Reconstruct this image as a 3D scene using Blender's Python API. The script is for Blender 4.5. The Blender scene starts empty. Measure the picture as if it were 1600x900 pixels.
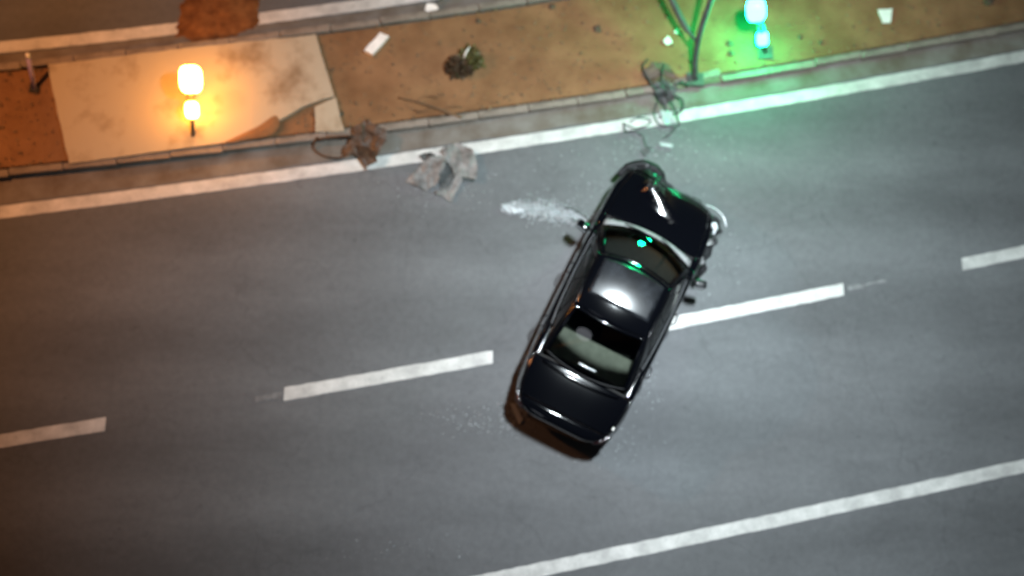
import bpy, bmesh, math, random
import numpy as np
from mathutils import Vector, Matrix, noise
random.seed(7)
R = math.radians
scene = bpy.context.scene
COL = scene.collection

# ------------------------------------------------------------------ camera
CAM_H = 16.7                      # metres above the road, a window of a building
FPX = 1650.0                      # focal length in photo pixels (1600 wide)
NADIR = (690.0, 820.0)            # photo pixel straight below the camera
_n = Vector(((NADIR[0] - 800) / FPX, -(NADIR[1] - 450) / FPX, -1)).normalized()
_z = -_n
_x = (Vector((1, 0, 0)) - _z * _z.x).normalized()
_y = _z.cross(_x)
ROT = Matrix((_x, _y, _z))        # camera space -> world
cam_data = bpy.data.cameras.new("camera")
cam = bpy.data.objects.new("camera", cam_data)
COL.objects.link(cam)
cam.matrix_world = Matrix.Translation((0, 0, CAM_H)) @ ROT.to_4x4()
cam_data.sensor_width = 36.0
cam_data.lens = FPX / 1600 * 36.0
cam_data.clip_end = 2000
cam_data.dof.use_dof = True       # the photograph is soft all over
cam_data.dof.focus_distance = 12.0
cam_data.dof.aperture_fstop = cam_data.lens / 1000 / 0.15
scene.camera = cam

def G(px, py, z=0.0):
    """photo pixel -> world point on the level z"""
    r = ROT @ Vector(((px - 800) / FPX, -(py - 450) / FPX, -1))
    return Vector((0, 0, CAM_H)) + r * ((CAM_H - z) / -r.z)

# ------------------------------------------------------------------ sky, moonlight, exposure
world = bpy.data.worlds.new("World")
scene.world = world
world.use_nodes = True
wn = world.node_tree
sky = wn.nodes.new("ShaderNodeTexSky")
sky.sky_type = 'NISHITA'
sky.sun_disc = False
sky.sun_elevation = R(14)
sky.sun_rotation = R(40)
wn.nodes["Background"].inputs["Strength"].default_value = 0.006
wn.links.new(sky.outputs[0], wn.nodes["Background"].inputs[0])
sun_d = bpy.data.lights.new("moon", 'SUN')
sun_d.energy = 0.05
sun_d.angle = R(10)
sun_d.color = (0.85, 0.9, 1.0)
sun = bpy.data.objects.new("moon", sun_d)
COL.objects.link(sun)
sun.rotation_euler = (R(35), 0, R(-40))
# the street lamp standing on the median just past the frame lights the road
LAMP = G(1010, 415); LAMP.z = 12.5
lamp_d = bpy.data.lights.new("street_light", 'AREA')
lamp_d.shape = 'RECTANGLE'
lamp_d.size = 0.9
lamp_d.size_y = 0.4
lamp_d.energy = 1120
lamp_d.spread = R(88)
lamp_d.color = (0.84, 0.95, 1.0)
lamp = bpy.data.objects.new("street_light", lamp_d)
COL.objects.link(lamp)
lamp.location = LAMP
# a second, sodium-orange street lamp past the left edge of the frame
LAMP2 = G(-170, 40); LAMP2.z = 8.0
lamp2_d = bpy.data.lights.new("sodium_light", 'AREA')
lamp2_d.shape = 'RECTANGLE'
lamp2_d.size = 0.7
lamp2_d.size_y = 0.3
lamp2_d.energy = 540
lamp2_d.spread = R(150)
lamp2_d.color = (1.0, 0.38, 0.13)
lamp2 = bpy.data.objects.new("sodium_light", lamp2_d)
COL.objects.link(lamp2)

scene.view_settings.view_transform = 'Standard'
scene.view_settings.look = 'None'
scene.view_settings.exposure = 0
scene.view_settings.gamma = 1
scene.view_settings.use_curve_mapping = False
scene.cycles.use_denoising = True
scene.cycles.max_bounces = 6
scene.cycles.sample_clamp_indirect = 4

# ------------------------------------------------------------------ helpers
def tag(o, label=None, cat=None, group=None, kind=None):
    if label: o["label"] = label
    if cat: o["category"] = cat
    if group: o["group"] = group
    if kind: o["kind"] = kind
    return o

def obj(name, me, mat=None, parent=None, smooth=False):
    if isinstance(me, bmesh.types.BMesh):
        m = bpy.data.meshes.new(name)
        me.to_mesh(m); me.free(); me = m
    o = bpy.data.objects.new(name, me)
    COL.objects.link(o)
    if mat is not None and not me.materials:
        me.materials.append(mat)
    if parent is not None: o.parent = parent
    if smooth:
        for p in me.polygons: p.use_smooth = True
    return o

def pydata(name, v, f, mat=None, parent=None, smooth=False):
    me = bpy.data.meshes.new(name)
    me.from_pydata([tuple(p) for p in v], [], f)
    me.update()
    return obj(name, me, mat, parent, smooth)

def empty(name, loc=(0, 0, 0), rz=0.0):
    o = bpy.data.objects.new(name, None)
    COL.objects.link(o)
    o.location = loc
    o.rotation_euler.z = rz
    return o

def box(bm, c, s, rot=None, bevel=0.0):
    r = bmesh.ops.create_cube(bm, size=1.0)
    vs = r['verts']
    for v in vs:
        v.co = Vector((v.co.x * s[0], v.co.y * s[1], v.co.z * s[2]))
    if bevel > 0:
        es = list({e for v in vs for e in v.link_edges})
        b = bmesh.ops.bevel(bm, geom=es, offset=bevel, segments=2, affect='EDGES', profile=0.6)
        vs = list({v for f in b['faces'] for v in f.verts} | {v for v in vs if v.is_valid})
    for v in vs:
        p = v.co
        if rot is not None: p = rot @ p
        v.co = p + Vector(c)
    return vs

def tube(bm, pts, rad, n=8, cap=True):
    pts = [Vector(p) for p in pts]
    rads = rad if isinstance(rad, (list, tuple)) else [rad] * len(pts)
    rings = []
    up = Vector((0.13, 0.31, 0.94)).normalized()
    for i, p in enumerate(pts):
        a = pts[max(i - 1, 0)]; b = pts[min(i + 1, len(pts) - 1)]
        t = (b - a).normalized()
        u = t.cross(up)
        if u.length < 1e-3: u = t.cross(Vector((1, 0, 0)))
        u.normalize(); w = u.cross(t)
        rings.append([bm.verts.new(p + (u * math.cos(k * 2 * math.pi / n) + w * math.sin(k * 2 * math.pi / n)) * rads[i]) for k in range(n)])
    for a, b in zip(rings, rings[1:]):
        for k in range(n):
            bm.faces.new((a[k], a[(k + 1) % n], b[(k + 1) % n], b[k]))
    if cap:
        bm.faces.new(rings[0][::-1]); bm.faces.new(rings[-1])

def spline(pts, n):
    """Catmull-Rom through points"""
    P = [Vector(p) for p in pts]
    P = [P[0] * 2 - P[1]] + P + [P[-1] * 2 - P[-2]]
    out = []
    for i in range(1, len(P) - 2):
        for k in range(n):
            t = k / n
            a, b, c, d = P[i - 1], P[i], P[i + 1], P[i + 2]
            out.append(0.5 * ((2 * b) + (c - a) * t + (2 * a - 5 * b + 4 * c - d) * t * t + (3 * b - a - 3 * c + d) * t ** 3))
    out.append(P[-2])
    return out

# ------------------------------------------------------------------ materials
def mat(name, col, rough=0.6, metal=0.0, var=0.0, scale=4.0, detail=6.0, bump=0.0, bscale=60.0,
        coat=0.0, col2=None, spec=0.5, ramp=(0.35, 0.65), coatr=0.04):
    m = bpy.data.materials.new(name)
    m.use_nodes = True
    nt = m.node_tree; N = nt.nodes; L = nt.links
    b = N["Principled BSDF"]
    b.inputs["Base Color"].default_value = (*col, 1)
    b.inputs["Roughness"].default_value = rough
    b.inputs["Metallic"].default_value = metal
    b.inputs["Specular IOR Level"].default_value = spec
    b.inputs["Coat Weight"].default_value = coat
    b.inputs["Coat Roughness"].default_value = coatr
    tc = N.new("ShaderNodeTexCoord")
    if var > 0 or col2 is not None:
        nz = N.new("ShaderNodeTexNoise")
        nz.inputs["Scale"].default_value = scale
        nz.inputs["Detail"].default_value = detail
        nz.inputs["Roughness"].default_value = 0.62
        L.new(tc.outputs["Object"], nz.inputs["Vector"])
        cr = N.new("ShaderNodeValToRGB")
        c2 = col2 if col2 is not None else tuple(c * (1 - var) for c in col)
        c1 = col if col2 is not None else tuple(min(1, c * (1 + var)) for c in col)
        cr.color_ramp.elements[0].position = ramp[0]
        cr.color_ramp.elements[1].position = ramp[1]
        cr.color_ramp.elements[0].color = (*c2, 1)
        cr.color_ramp.elements[1].color = (*c1, 1)
        L.new(nz.outputs["Fac"], cr.inputs[0])
        L.new(cr.outputs[0], b.inputs["Base Color"])
    if bump > 0:
        nb = N.new("ShaderNodeTexNoise")
        nb.inputs["Scale"].default_value = bscale
        nb.inputs["Detail"].default_value = 5
        L.new(tc.outputs["Object"], nb.inputs["Vector"])
        bp = N.new("ShaderNodeBump")
        bp.inputs["Strength"].default_value = bump
        bp.inputs["Distance"].default_value = 0.02
        L.new(nb.outputs["Fac"], bp.inputs["Height"])
        L.new(bp.outputs[0], b.inputs["Normal"])
    return m

def emit(name, col, strength):
    m = bpy.data.materials.new(name)
    m.use_nodes = True
    b = m.node_tree.nodes["Principled BSDF"]
    b.inputs["Base Color"].default_value = (*col, 1)
    b.inputs["Emission Color"].default_value = (*col, 1)
    b.inputs["Emission Strength"].default_value = strength
    return m

def asphalt_mat():
    m = bpy.data.materials.new("asphalt")
    m.use_nodes = True
    nt = m.node_tree; N = nt.nodes; L = nt.links
    b = N["Principled BSDF"]
    tc = N.new("ShaderNodeTexCoord")
    mp = N.new("ShaderNodeMapping")           # wear drawn out along the lanes
    mp.inputs["Rotation"].default_value = (0, 0, R(-10.5))
    mp.inputs["Scale"].default_value = (0.25, 1.0, 1.0)
    L.new(tc.outputs["Object"], mp.inputs["Vector"])
    def nz(scale, detail, vec, rough=0.6):
        n = N.new("ShaderNodeTexNoise")
        n.inputs["Scale"].default_value = scale
        n.inputs["Detail"].default_value = detail
        n.inputs["Roughness"].default_value = rough
        L.new(vec, n.inputs["Vector"])
        return n.outputs["Fac"]
    def ramp(fac, p0, c0, p1, c1):
        r = N.new("ShaderNodeValToRGB")
        r.color_ramp.elements[0].position = p0; r.color_ramp.elements[0].color = (c0, c0, c0, 1)
        r.color_ramp.elements[1].position = p1; r.color_ramp.elements[1].color = (c1, c1, c1, 1)
        L.new(fac, r.inputs[0])
        return r.outputs[0]
    def mul(a, c):
        x = N.new("ShaderNodeMix"); x.data_type = 'RGBA'; x.blend_type = 'MULTIPLY'
        x.inputs["Factor"].default_value = 1
        L.new(a, x.inputs["A"]); L.new(c, x.inputs["B"])
        return x.outputs["Result"]
    a = ramp(nz(1.1, 6, mp.outputs[0], 0.65), 0.3, 0.80, 0.72, 1.13)          # lane wear
    c = ramp(nz(0.45, 4, tc.outputs["Object"]), 0.3, 0.86, 0.7, 1.1)    # broad patches
    d = ramp(nz(9.0, 6, tc.outputs["Object"], 0.7), 0.28, 0.86, 0.72, 1.12)
    e = ramp(nz(120, 3, tc.outputs["Object"]), 0.3, 0.72, 0.75, 1.3)    # aggregate
    sp = N.new("ShaderNodeSeparateXYZ"); L.new(mp.outputs[0], sp.inputs[0])
    ma = N.new("ShaderNodeMath"); ma.operation = 'MULTIPLY'; ma.inputs[1].default_value = 2 * math.pi / 1.73; L.new(sp.outputs[1], ma.inputs[0])
    si = N.new("ShaderNodeMath"); si.operation = 'SINE'; L.new(ma.outputs[0], si.inputs[0])
    mr = N.new("ShaderNodeMapRange"); mr.inputs[1].default_value = -1; mr.inputs[2].default_value = 1; L.new(si.outputs[0], mr.inputs[0])
    w = ramp(mr.outputs[0], 0.0, 0.88, 1.0, 1.06)                       # wheel tracks
    vo = N.new("ShaderNodeTexVoronoi"); vo.feature = 'DISTANCE_TO_EDGE'; vo.inputs["Scale"].default_value = 0.55
    wn_ = N.new("ShaderNodeTexNoise"); wn_.inputs["Scale"].default_value = 1.6; wn_.inputs["Detail"].default_value = 6; L.new(tc.outputs["Object"], wn_.inputs["Vector"])
    vm = N.new("ShaderNodeVectorMath"); vm.operation = 'MULTIPLY_ADD'; L.new(wn_.outputs["Color"], vm.inputs[0]); vm.inputs[1].default_value = (1.1, 1.1, 0); L.new(tc.outputs["Object"], vm.inputs[2])
    L.new(vm.outputs[0], vo.inputs["Vector"])
    ck = ramp(vo.outputs["Distance"], 0.001, 0.86, 0.008, 1.0)          # fine cracks
    st = ramp(nz(3.2, 5, tc.outputs["Object"], 0.7), 0.27, 0.60, 0.36, 1.0)  # oil spots
    t = mul(mul(mul(a, c), mul(d, e)), mul(mul(w, ck), st))
    base = N.new("ShaderNodeRGB"); base.outputs[0].default_value = (0.098, 0.102, 0.107, 1)
    L.new(mul(t, base.outputs[0]), b.inputs["Base Color"])
    b.inputs["Roughness"].default_value = 0.72
    b.inputs["Specular IOR Level"].default_value = 0.35
    bp = N.new("ShaderNodeBump"); bp.inputs["Strength"].default_value = 0.5; bp.inputs["Distance"].default_value = 0.01
    L.new(nz(160, 3, tc.outputs["Object"]), bp.inputs["Height"])
    L.new(bp.outputs[0], b.inputs["Normal"])
    return m

def paint_line_mat():
    m = mat("road_paint", (0.42, 0.42, 0.405), 0.6, var=0.22, scale=3, bump=0.25, bscale=140)
    nt = m.node_tree; N = nt.nodes; L = nt.links
    b = N["Principled BSDF"]
    src = b.inputs["Base Color"].links[0].from_socket
    tc = N.new("ShaderNodeTexCoord")
    n = N.new("ShaderNodeTexNoise"); n.inputs["Scale"].default_value = 38; n.inputs["Detail"].default_value = 7; n.inputs["Roughness"].default_value = 0.75
    L.new(tc.outputs["Object"], n.inputs["Vector"])
    r = N.new("ShaderNodeValToRGB")
    r.color_ramp.elements[0].position = 0.32; r.color_ramp.elements[0].color = (1, 1, 1, 1)
    r.color_ramp.elements[1].position = 0.43; r.color_ramp.elements[1].color = (0, 0, 0, 1)
    L.new(n.outputs["Fac"], r.inputs[0])
    x = N.new("ShaderNodeMix"); x.data_type = 'RGBA'
    L.new(r.outputs[0], x.inputs["Factor"]); L.new(src, x.inputs["A"])
    x.inputs["B"].default_value = (0.10, 0.10, 0.10, 1)
    L.new(x.outputs["Result"], b.inputs["Base Color"])
    return m

def glass_mat(name, tint, gloss=0.02):
    m = bpy.data.materials.new(name)
    m.use_nodes = True
    nt = m.node_tree; N = nt.nodes; L = nt.links
    N.remove(N["Principled BSDF"])
    tr = N.new("ShaderNodeBsdfTransparent"); tr.inputs[0].default_value = (*tint, 1)
    gl = N.new("ShaderNodeBsdfGlossy"); gl.inputs["Roughness"].default_value = gloss
    fr = N.new("ShaderNodeFresnel"); fr.inputs[0].default_value = 1.6
    mx = N.new("ShaderNodeMixShader")
    L.new(fr.outputs[0], mx.inputs[0]); L.new(tr.outputs[0], mx.inputs[1]); L.new(gl.outputs[0], mx.inputs[2])
    L.new(mx.outputs[0], N["Material Output"].inputs[0])
    return m

M = dict(
    asphalt=asphalt_mat(),
    paint=paint_line_mat(),
    worn=mat("worn_paint", (0.118, 0.12, 0.122), 0.7, var=0.35, scale=9),
    gutter=mat("gutter_concrete", (0.15, 0.140, 0.126), 0.85, col2=(0.085, 0.066, 0.048), scale=1.7, detail=9, bump=0.3, bscale=90),
    soil=mat("dry_soil", (0.215, 0.119, 0.058), 0.95, col2=(0.135, 0.070, 0.033), scale=1.3, detail=9, bump=0.7, bscale=30, spec=0.1),
    spill=mat("red_soil", (0.17, 0.075, 0.028), 0.95, col2=(0.08, 0.033, 0.013), scale=5, detail=8, bump=0.8, bscale=25, spec=0.1),
    kerb=mat("kerb_stone", (0.235, 0.20, 0.165), 0.85, col2=(0.12, 0.10, 0.08), scale=3.5, detail=8, bump=0.4, bscale=50),
    mortar=mat("kerb_joint", (0.11, 0.085, 0.06), 0.95, var=0.3),
    pad=mat("pale_concrete", (0.34, 0.295, 0.215), 0.85, col2=(0.19, 0.14, 0.085), scale=1.3, detail=9, bump=0.25, bscale=70, ramp=(0.30, 0.48)),
    ground=mat("verge_ground", (0.10, 0.08, 0.06), 0.95, var=0.3, scale=0.6),
    car=mat("black_car_paint", (0.0012, 0.0014, 0.0022), 0.11, coat=0.6, spec=0.12, coatr=0.05),
    carbare=mat("scuffed_black_paint", (0.010, 0.011, 0.012), 0.4, var=0.6, scale=11, spec=0.25, coat=0.15, bump=0.15, bscale=20),
    sunroof=mat("dusty_sunroof_glass", (0.010, 0.011, 0.013), 0.23, var=0.5, scale=5, spec=0.4, coat=0.3, coatr=0.1),
    plastic=mat("black_plastic", (0.008, 0.008, 0.009), 0.55, var=0.3, scale=12, spec=0.15),
    matte=mat("car_underside", (0.008, 0.008, 0.008), 0.9),
    rubber=mat("tyre_rubber", (0.02, 0.02, 0.02), 0.85, bump=0.3, bscale=40),
    alloy=mat("alloy_rim", (0.45, 0.46, 0.48), 0.3, metal=1.0),
    chrome=mat("chrome_trim", (0.07, 0.072, 0.075), 0.42, metal=1.0),
    cowl=mat("cowl_grey_plastic", (0.15, 0.155, 0.155), 0.55, var=0.25, scale=14),
    seat=mat("seat_fabric", (0.016, 0.017, 0.016), 0.85, var=0.2, scale=20),
    shelf=mat("rear_shelf_felt", (0.27, 0.275, 0.24), 0.9, var=0.15, scale=8),
    redlens=mat("red_lens", (0.010, 0.0015, 0.002), 0.15, coat=0.5),
    clearlens=mat("clear_lens", (0.5, 0.53, 0.55), 0.12, coat=1.0, var=0.2),
    bare=mat("bent_bare_metal", (0.42, 0.44, 0.43), 0.38, metal=0.8, var=0.3, scale=9),
    greyplast=mat("torn_grey_sheet", (0.19, 0.185, 0.175), 0.7, col2=(0.07, 0.068, 0.065), scale=7, detail=7, bump=0.25, bscale=25),
    darkplast=mat("torn_dark_sheet", (0.022, 0.025, 0.024), 0.6, var=0.4, scale=8),
    rust=mat("brown_scrap", (0.085, 0.045, 0.022), 0.6, col2=(0.03, 0.016, 0.008), scale=6, detail=8, bump=0.3, bscale=25),
    white=mat("white_plastic", (0.72, 0.70, 0.66), 0.5, var=0.08, scale=8),
    flake=mat("glass_crumbs", (0.27, 0.29, 0.30), 0.4, var=0.25, scale=60),
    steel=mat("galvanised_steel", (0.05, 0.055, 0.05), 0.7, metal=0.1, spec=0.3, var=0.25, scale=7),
    housing=mat("signal_housing", (0.03, 0.03, 0.03), 0.5, var=0.2),
    wire=mat("black_wire", (0.02, 0.022, 0.022), 0.5),
    leafy=mat("shrub_leaf", (0.10, 0.095, 0.022), 0.6, col2=(0.05, 0.038, 0.008), scale=9),
    drybrown=mat("dry_leaf", (0.055, 0.03, 0.009), 0.7, col2=(0.03, 0.015, 0.005), scale=9),
    bark=mat("stem_bark", (0.10, 0.06, 0.03), 0.9, var=0.3),
    stone=mat("dark_stone", (0.07, 0.05, 0.03), 0.85, var=0.4, scale=12, bump=0.4),
    litter=mat("pebbles", (0.20, 0.13, 0.07), 0.9, col2=(0.06, 0.035, 0.018), scale=9),
    post=mat("pale_violet_post", (0.30, 0.24, 0.46), 0.5, var=0.15),
    glass=glass_mat("car_glass", (0.46, 0.49, 0.46)),
    amberled=emit("amber_leds", (1.0, 0.37, 0.045), 66),
    greenled=emit("green_leds", (0.003, 1.0, 0.34), 260),
)

# ------------------------------------------------------------------ the setting
def curve_fit(px):
    P = np.array([G(*p)[:2] for p in px])
    c = np.polyfit(P[:, 0], P[:, 1], 2)
    lo, hi = -9.0, 12.0
    def y(x):
        xx = min(max(x, lo), hi)
        return float(np.polyval(c, xx) + (2 * c[0] * xx + c[1]) * (x - xx))
    return y
yA = curve_fit([(0, 335), (300, 290), (556, 257), (740, 232), (900, 209), (1060, 183), (1200, 161), (1400, 124), (1600, 87)])
yB = curve_fit([(0, 690), (165, 663), (445, 613), (770, 560), (1060, 501), (1318, 455), (1503, 413), (1600, 392)])
yC = curve_fit([(810, 897), (1000, 857), (1215, 813), (1400, 771), (1600, 728)])
yT = curve_fit([(0, 74), (275, 46), (413, 27), (560, 9)])
yK = curve_fit([(0, 276), (340, 234), (500, 215), (720, 188), (900, 160), (1024, 146), (1189, 117), (1300, 97), (1430, 71), (1600, 44)])
_cN = yT
def yN(x): return yT(x) - 0.40 - 0.012 * max(x + 2, 0)      # kerb on the far side of the median

def strip(name, ylo, yhi, z, x0, x1, n, m, parent=None, jag=0.0, seed=0):
    rnd = random.Random(seed)
    v, f = [], []
    for i in range(n + 1):
        x = x0 + (x1 - x0) * i / n
        v += [(x, ylo(x) + rnd.uniform(-jag, jag), z), (x, yhi(x) + rnd.uniform(-jag, jag), z)]
    for i in range(n):
        f.append((2 * i, 2 * i + 2, 2 * i + 3, 2 * i + 1))
    return pydata(name, v, f, m, parent)

tag(pydata("ground", [(-400, -400, -0.03), (400, -400, -0.03), (400, 400, -0.03), (-400, 400, -0.03)], [(0, 1, 2, 3)], M['ground']), kind="structure")
road = tag(strip("road", lambda x: yA(x) - 22, lambda x: yA(x) + 0.5, 0.0, -60, 60, 120, M['asphalt']), kind="structure")
road2 = tag(strip("opposite_road", lambda x: yN(x) + 0.02, lambda x: yT(x) + 9, 0.0, -60, 60, 120, M['asphalt']), kind="structure")
strip("gutter", lambda x: yA(x) + 0.14, lambda x: yK(x) + 0.06, 0.004, -60, 60, 240, M['gutter'], road, jag=0.015, seed=3)
strip("gutter", lambda x: yN(x) - 0.02, lambda x: yT(x) - 0.13, 0.004, -60, 60, 240, M['gutter'], road2, jag=0.015, seed=4)
LW = 0.105
def mark(name, yc, x0, x1, parent, z=0.008, w=LW, m=None, seed=0, jag=0.006):
    n = max(2, int(abs(x1 - x0) / 0.12))
    return strip(name, lambda x: yc(x) - w, lambda x: yc(x) + w, z, x0, x1, n, m or M['paint'], parent, jag, seed)
gx = lambda px, py: G(px, py).x
mark("edge_line", yA, -60, 60, road, seed=1)
mark("lane_dash", yB, gx(-180, 718), gx(165, 663), road, seed=2)
mark("lane_dash", yB, gx(444, 613), gx(770, 559), road, seed=3)
mark("lane_dash", yB, gx(985, 518), gx(1318, 455), road, seed=4)
mark("lane_dash", yB, gx(1503, 413), gx(1880, 335), road, seed=5)
mark("lane_dash", yB, gx(-760, 800), gx(-420, 752), road, seed=6)
mark("worn_line", yB, gx(400, 620), gx(440, 614), road, w=0.05, m=M['worn'], seed=7, jag=0.02)
mark("worn_line", yB, gx(1325, 453), gx(1385, 442), road, w=0.03, m=M['worn'], seed=8, jag=0.02)
mark("edge_line", yC, -60, 60, road, seed=9)
mark("edge_line", yT, -60, 60, road2, seed=10)

# median: bumpy dry soil between the two kerbs
def soil_mesh():
    v, f = [], []
    nx, ny = 300, 14
    for i in range(nx + 1):
        x = -30 + 60 * i / nx
        a, b = yK(x) + 0.10, yN(x) - 0.10
        for j in range(ny + 1):
            y = a + (b - a) * j / ny
            h = 0.085 + 0.035 * noise.noise(Vector((x * 1.1, y * 1.1, 3))) + 0.018 * noise.noise(Vector((x * 4, y * 4, 9)))
            if j in (0, ny): h = 0.09
            v.append((x, y, h))
    for i in range(nx):
        for j in range(ny):
            a = i * (ny + 1) + j
            f.append((a, a + ny + 1, a + ny + 2, a + 1))
    return v, f
_v, _f = soil_mesh()
tag(pydata("median_soil", _v, _f, M['soil'], smooth=True), kind="structure")

def kerb_mesh(seed):
    rnd = random.Random(seed)
    bm = bmesh.new()
    box(bm, (0, 0, 0.01), (0.834, 0.115, 0.24), bevel=0.018)
    for v in bm.verts:
        v.co += Vector((0, rnd.uniform(-.006, .006), rnd.uniform(-.006, .006)))
    me = bpy.data.meshes.new("kerb_stone"); bm.to_mesh(me); bm.free()
    me.materials.append(M['kerb'])
    return me
KM = [kerb_mesh(s) for s in range(4)]
def kerb(name, yc, x0, x1, skip=()):
    base = tag(strip(name, lambda x: yc(x) - 0.05, lambda x: yc(x) + 0.05, 0.075, x0, x1, 160, M['mortar']), kind="structure")
    x = x0; k = 0
    while x < x1:
        dx = 0.845
        y0, y1 = yc(x), yc(x + dx)
        o = obj("kerb_stone", KM[k % 4], None, base)
        o.location = (x + dx / 2, (y0 + y1) / 2 + random.uniform(-.012, .012), random.uniform(-.008, .010))
        o.rotation_euler = (random.uniform(-.03, .03), random.uniform(-.012, .012), math.atan2(y1 - y0, dx) + random.uniform(-.015, .015))
        px = x + dx / 2
        if skip and skip[0] < px < skip[1]:             # stone knocked loose by the crash
            o.location.y += 0.10; o.location.z -= 0.03; o.rotation_euler.z += 0.10
        x += dx * math.cos(math.atan2(y1 - y0, dx)); k += 1
kx = gx(1261, 100)
kerb("kerb", yK, kx - 0.83 * 22, kx + 0.83 * 16, (gx(1030, 140), gx(1100, 130)))
kerb("far_kerb", yN, kx - 0.83 * 22, kx + 0.83 * 4)

# pale concrete crossing pad on the median
def slab(name, px, z0, z1, m, jag=0.008, seed=1, parent=None, sub=10):
    rnd = random.Random(seed)
    P = [G(a, b, z1) for a, b in px]
    ring = []
    for i, p in enumerate(P):
        q = P[(i + 1) % len(P)]
        n = max(1, int((q - p).length / 0.12))
        for k in range(n):
            r = p.lerp(q, k / n)
            ring.append(Vector((r.x + rnd.uniform(-jag, jag), r.y + rnd.uniform(-jag, jag), z1)))
    bm = bmesh.new()
    top = [bm.verts.new(p) for p in ring]
    bot = [bm.verts.new((p.x, p.y, z0)) for p in ring]
    bm.faces.new(top)
    k = len(ring)
    for i in range(k):
        bm.faces.new((bot[i], bot[(i + 1) % k], top[(i + 1) % k], top[i]))
    bmesh.ops.recalc_face_normals(bm, faces=bm.faces)
    return obj(name, bm, m, parent)
pad = tag(slab("pavement", [(74, 101), (280, 76), (493, 54), (508, 105), (522, 150), (480, 163), (440, 186), (400, 206), (343, 224), (220, 240), (108, 256)], 0.0, 0.165, M['pad'], seed=2), kind="structure")
slab("broken_slab", [(492, 166), (524, 153), (538, 205), (492, 206)], 0.0, 0.170, M['pad'], seed=4, parent=pad)

# soil spilled over the far line, lit by the amber signal
def mound(name, px, h, m, sub=3, seed=0, z0=0.004, nscale=3.0, ragged=0.0):
    P = [G(a, b, z0) for a, b in px]
    P = spline(P + [P[0]], 4)[:-1]
    c = sum(P, Vector()) / len(P)
    if ragged:
        P = [a.lerp(b, k / 4) for a, b in zip(P, P[1:] + P[:1]) for k in range(4)]
        P = [c + (p - c) * (1 + ragged * noise.noise(p * 3.7) + ragged * .7 * noise.noise(p * 11)) for p in P]
    v, f = [], []
    nr = 8
    for r in range(nr):
        t = 1 - r / nr
        for p in P:
            q = c + (p - c) * t
            hh = h * (1 - t ** 2.2) * (0.75 + 0.6 * noise.noise(Vector((q.x * nscale, q.y * nscale, seed))))
            hh += 0.02 * noise.noise(Vector((q.x * 9, q.y * 9, seed + 5))) * (1 - t) ** .3
            v.append((q.x, q.y, z0 + max(hh, 0) + (0.004 if r else -0.003)))
    n = len(P)
    v.append((c.x, c.y, z0 + h))
    for r in range(nr - 1):
        for i in range(n):
            f.append((r * n + i, r * n + (i + 1) % n, (r + 1) * n + (i + 1) % n, (r + 1) * n + i))
    for i in range(n):
        f.append(((nr - 1) * n + i, (nr - 1) * n + (i + 1) % n, nr * n))
    return pydata(name, v, f, m, smooth=True)
tag(mound("dirt_pile", [(272, 58), (282, 20), (300, -25), (350, -50), (398, -22), (404, 20), (394, 44), (350, 62), (310, 66)], 0.08, M['spill'], seed=2, z0=0.008, ragged=0.12),
    "reddish dirt spilled across the far white line above the amber signal", "dirt pile")

# ------------------------------------------------------------------ street lamp on the median, just outside the frame
def street_lamp(base, LP, light, aim, label):
    t = empty("street_lamp", (base.x, base.y, 0.0))
    tag(t, label, "street lamp")
    h = LP.z
    bm = bmesh.new(); box(bm, (0, 0, 0.12), (0.4, 0.4, 0.04), bevel=0.008); obj("base_plate", bm, M['steel'], t)
    bm = bmesh.new(); tube(bm, [(0, 0, 0.02), (0, 0, h * .5), (0, 0, h - .2)], [0.13, 0.10, 0.07], 14); obj("pole", bm, M['steel'], t, True)
    d = Vector((LP.x - base.x, LP.y - base.y, 0))
    bm = bmesh.new(); tube(bm, spline([(0, 0, h - .35), (d.x * .12, d.y * .12, h), (d.x * .5, d.y * .5, h + .12), (d.x * .93, d.y * .93, h + .08)], 6), 0.04, 10); obj("arm", bm, M['steel'], t, True)
    rot = Matrix.Rotation(math.atan2(d.y, d.x), 3, 'Z')
    bm = bmesh.new(); box(bm, (d.x, d.y, h + .08), (1.1, 0.5, 0.1), rot, bevel=0.03); obj("lamp_head", bm, M['housing'], t)
    light.rotation_euler = (aim - LP).to_track_quat('-Z', 'Y').to_euler()      # the head is tipped towards the lanes
    light.location = (LP.x, LP.y, h - 0.10)
street_lamp(G(1440, -60), LAMP, lamp, G(1075, 450), "tall grey street lamp whose white light falls on the crashed car")
street_lamp(G(-330, 190), LAMP2, lamp2, G(220, 260), "grey street lamp past the left edge with orange sodium light")

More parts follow.
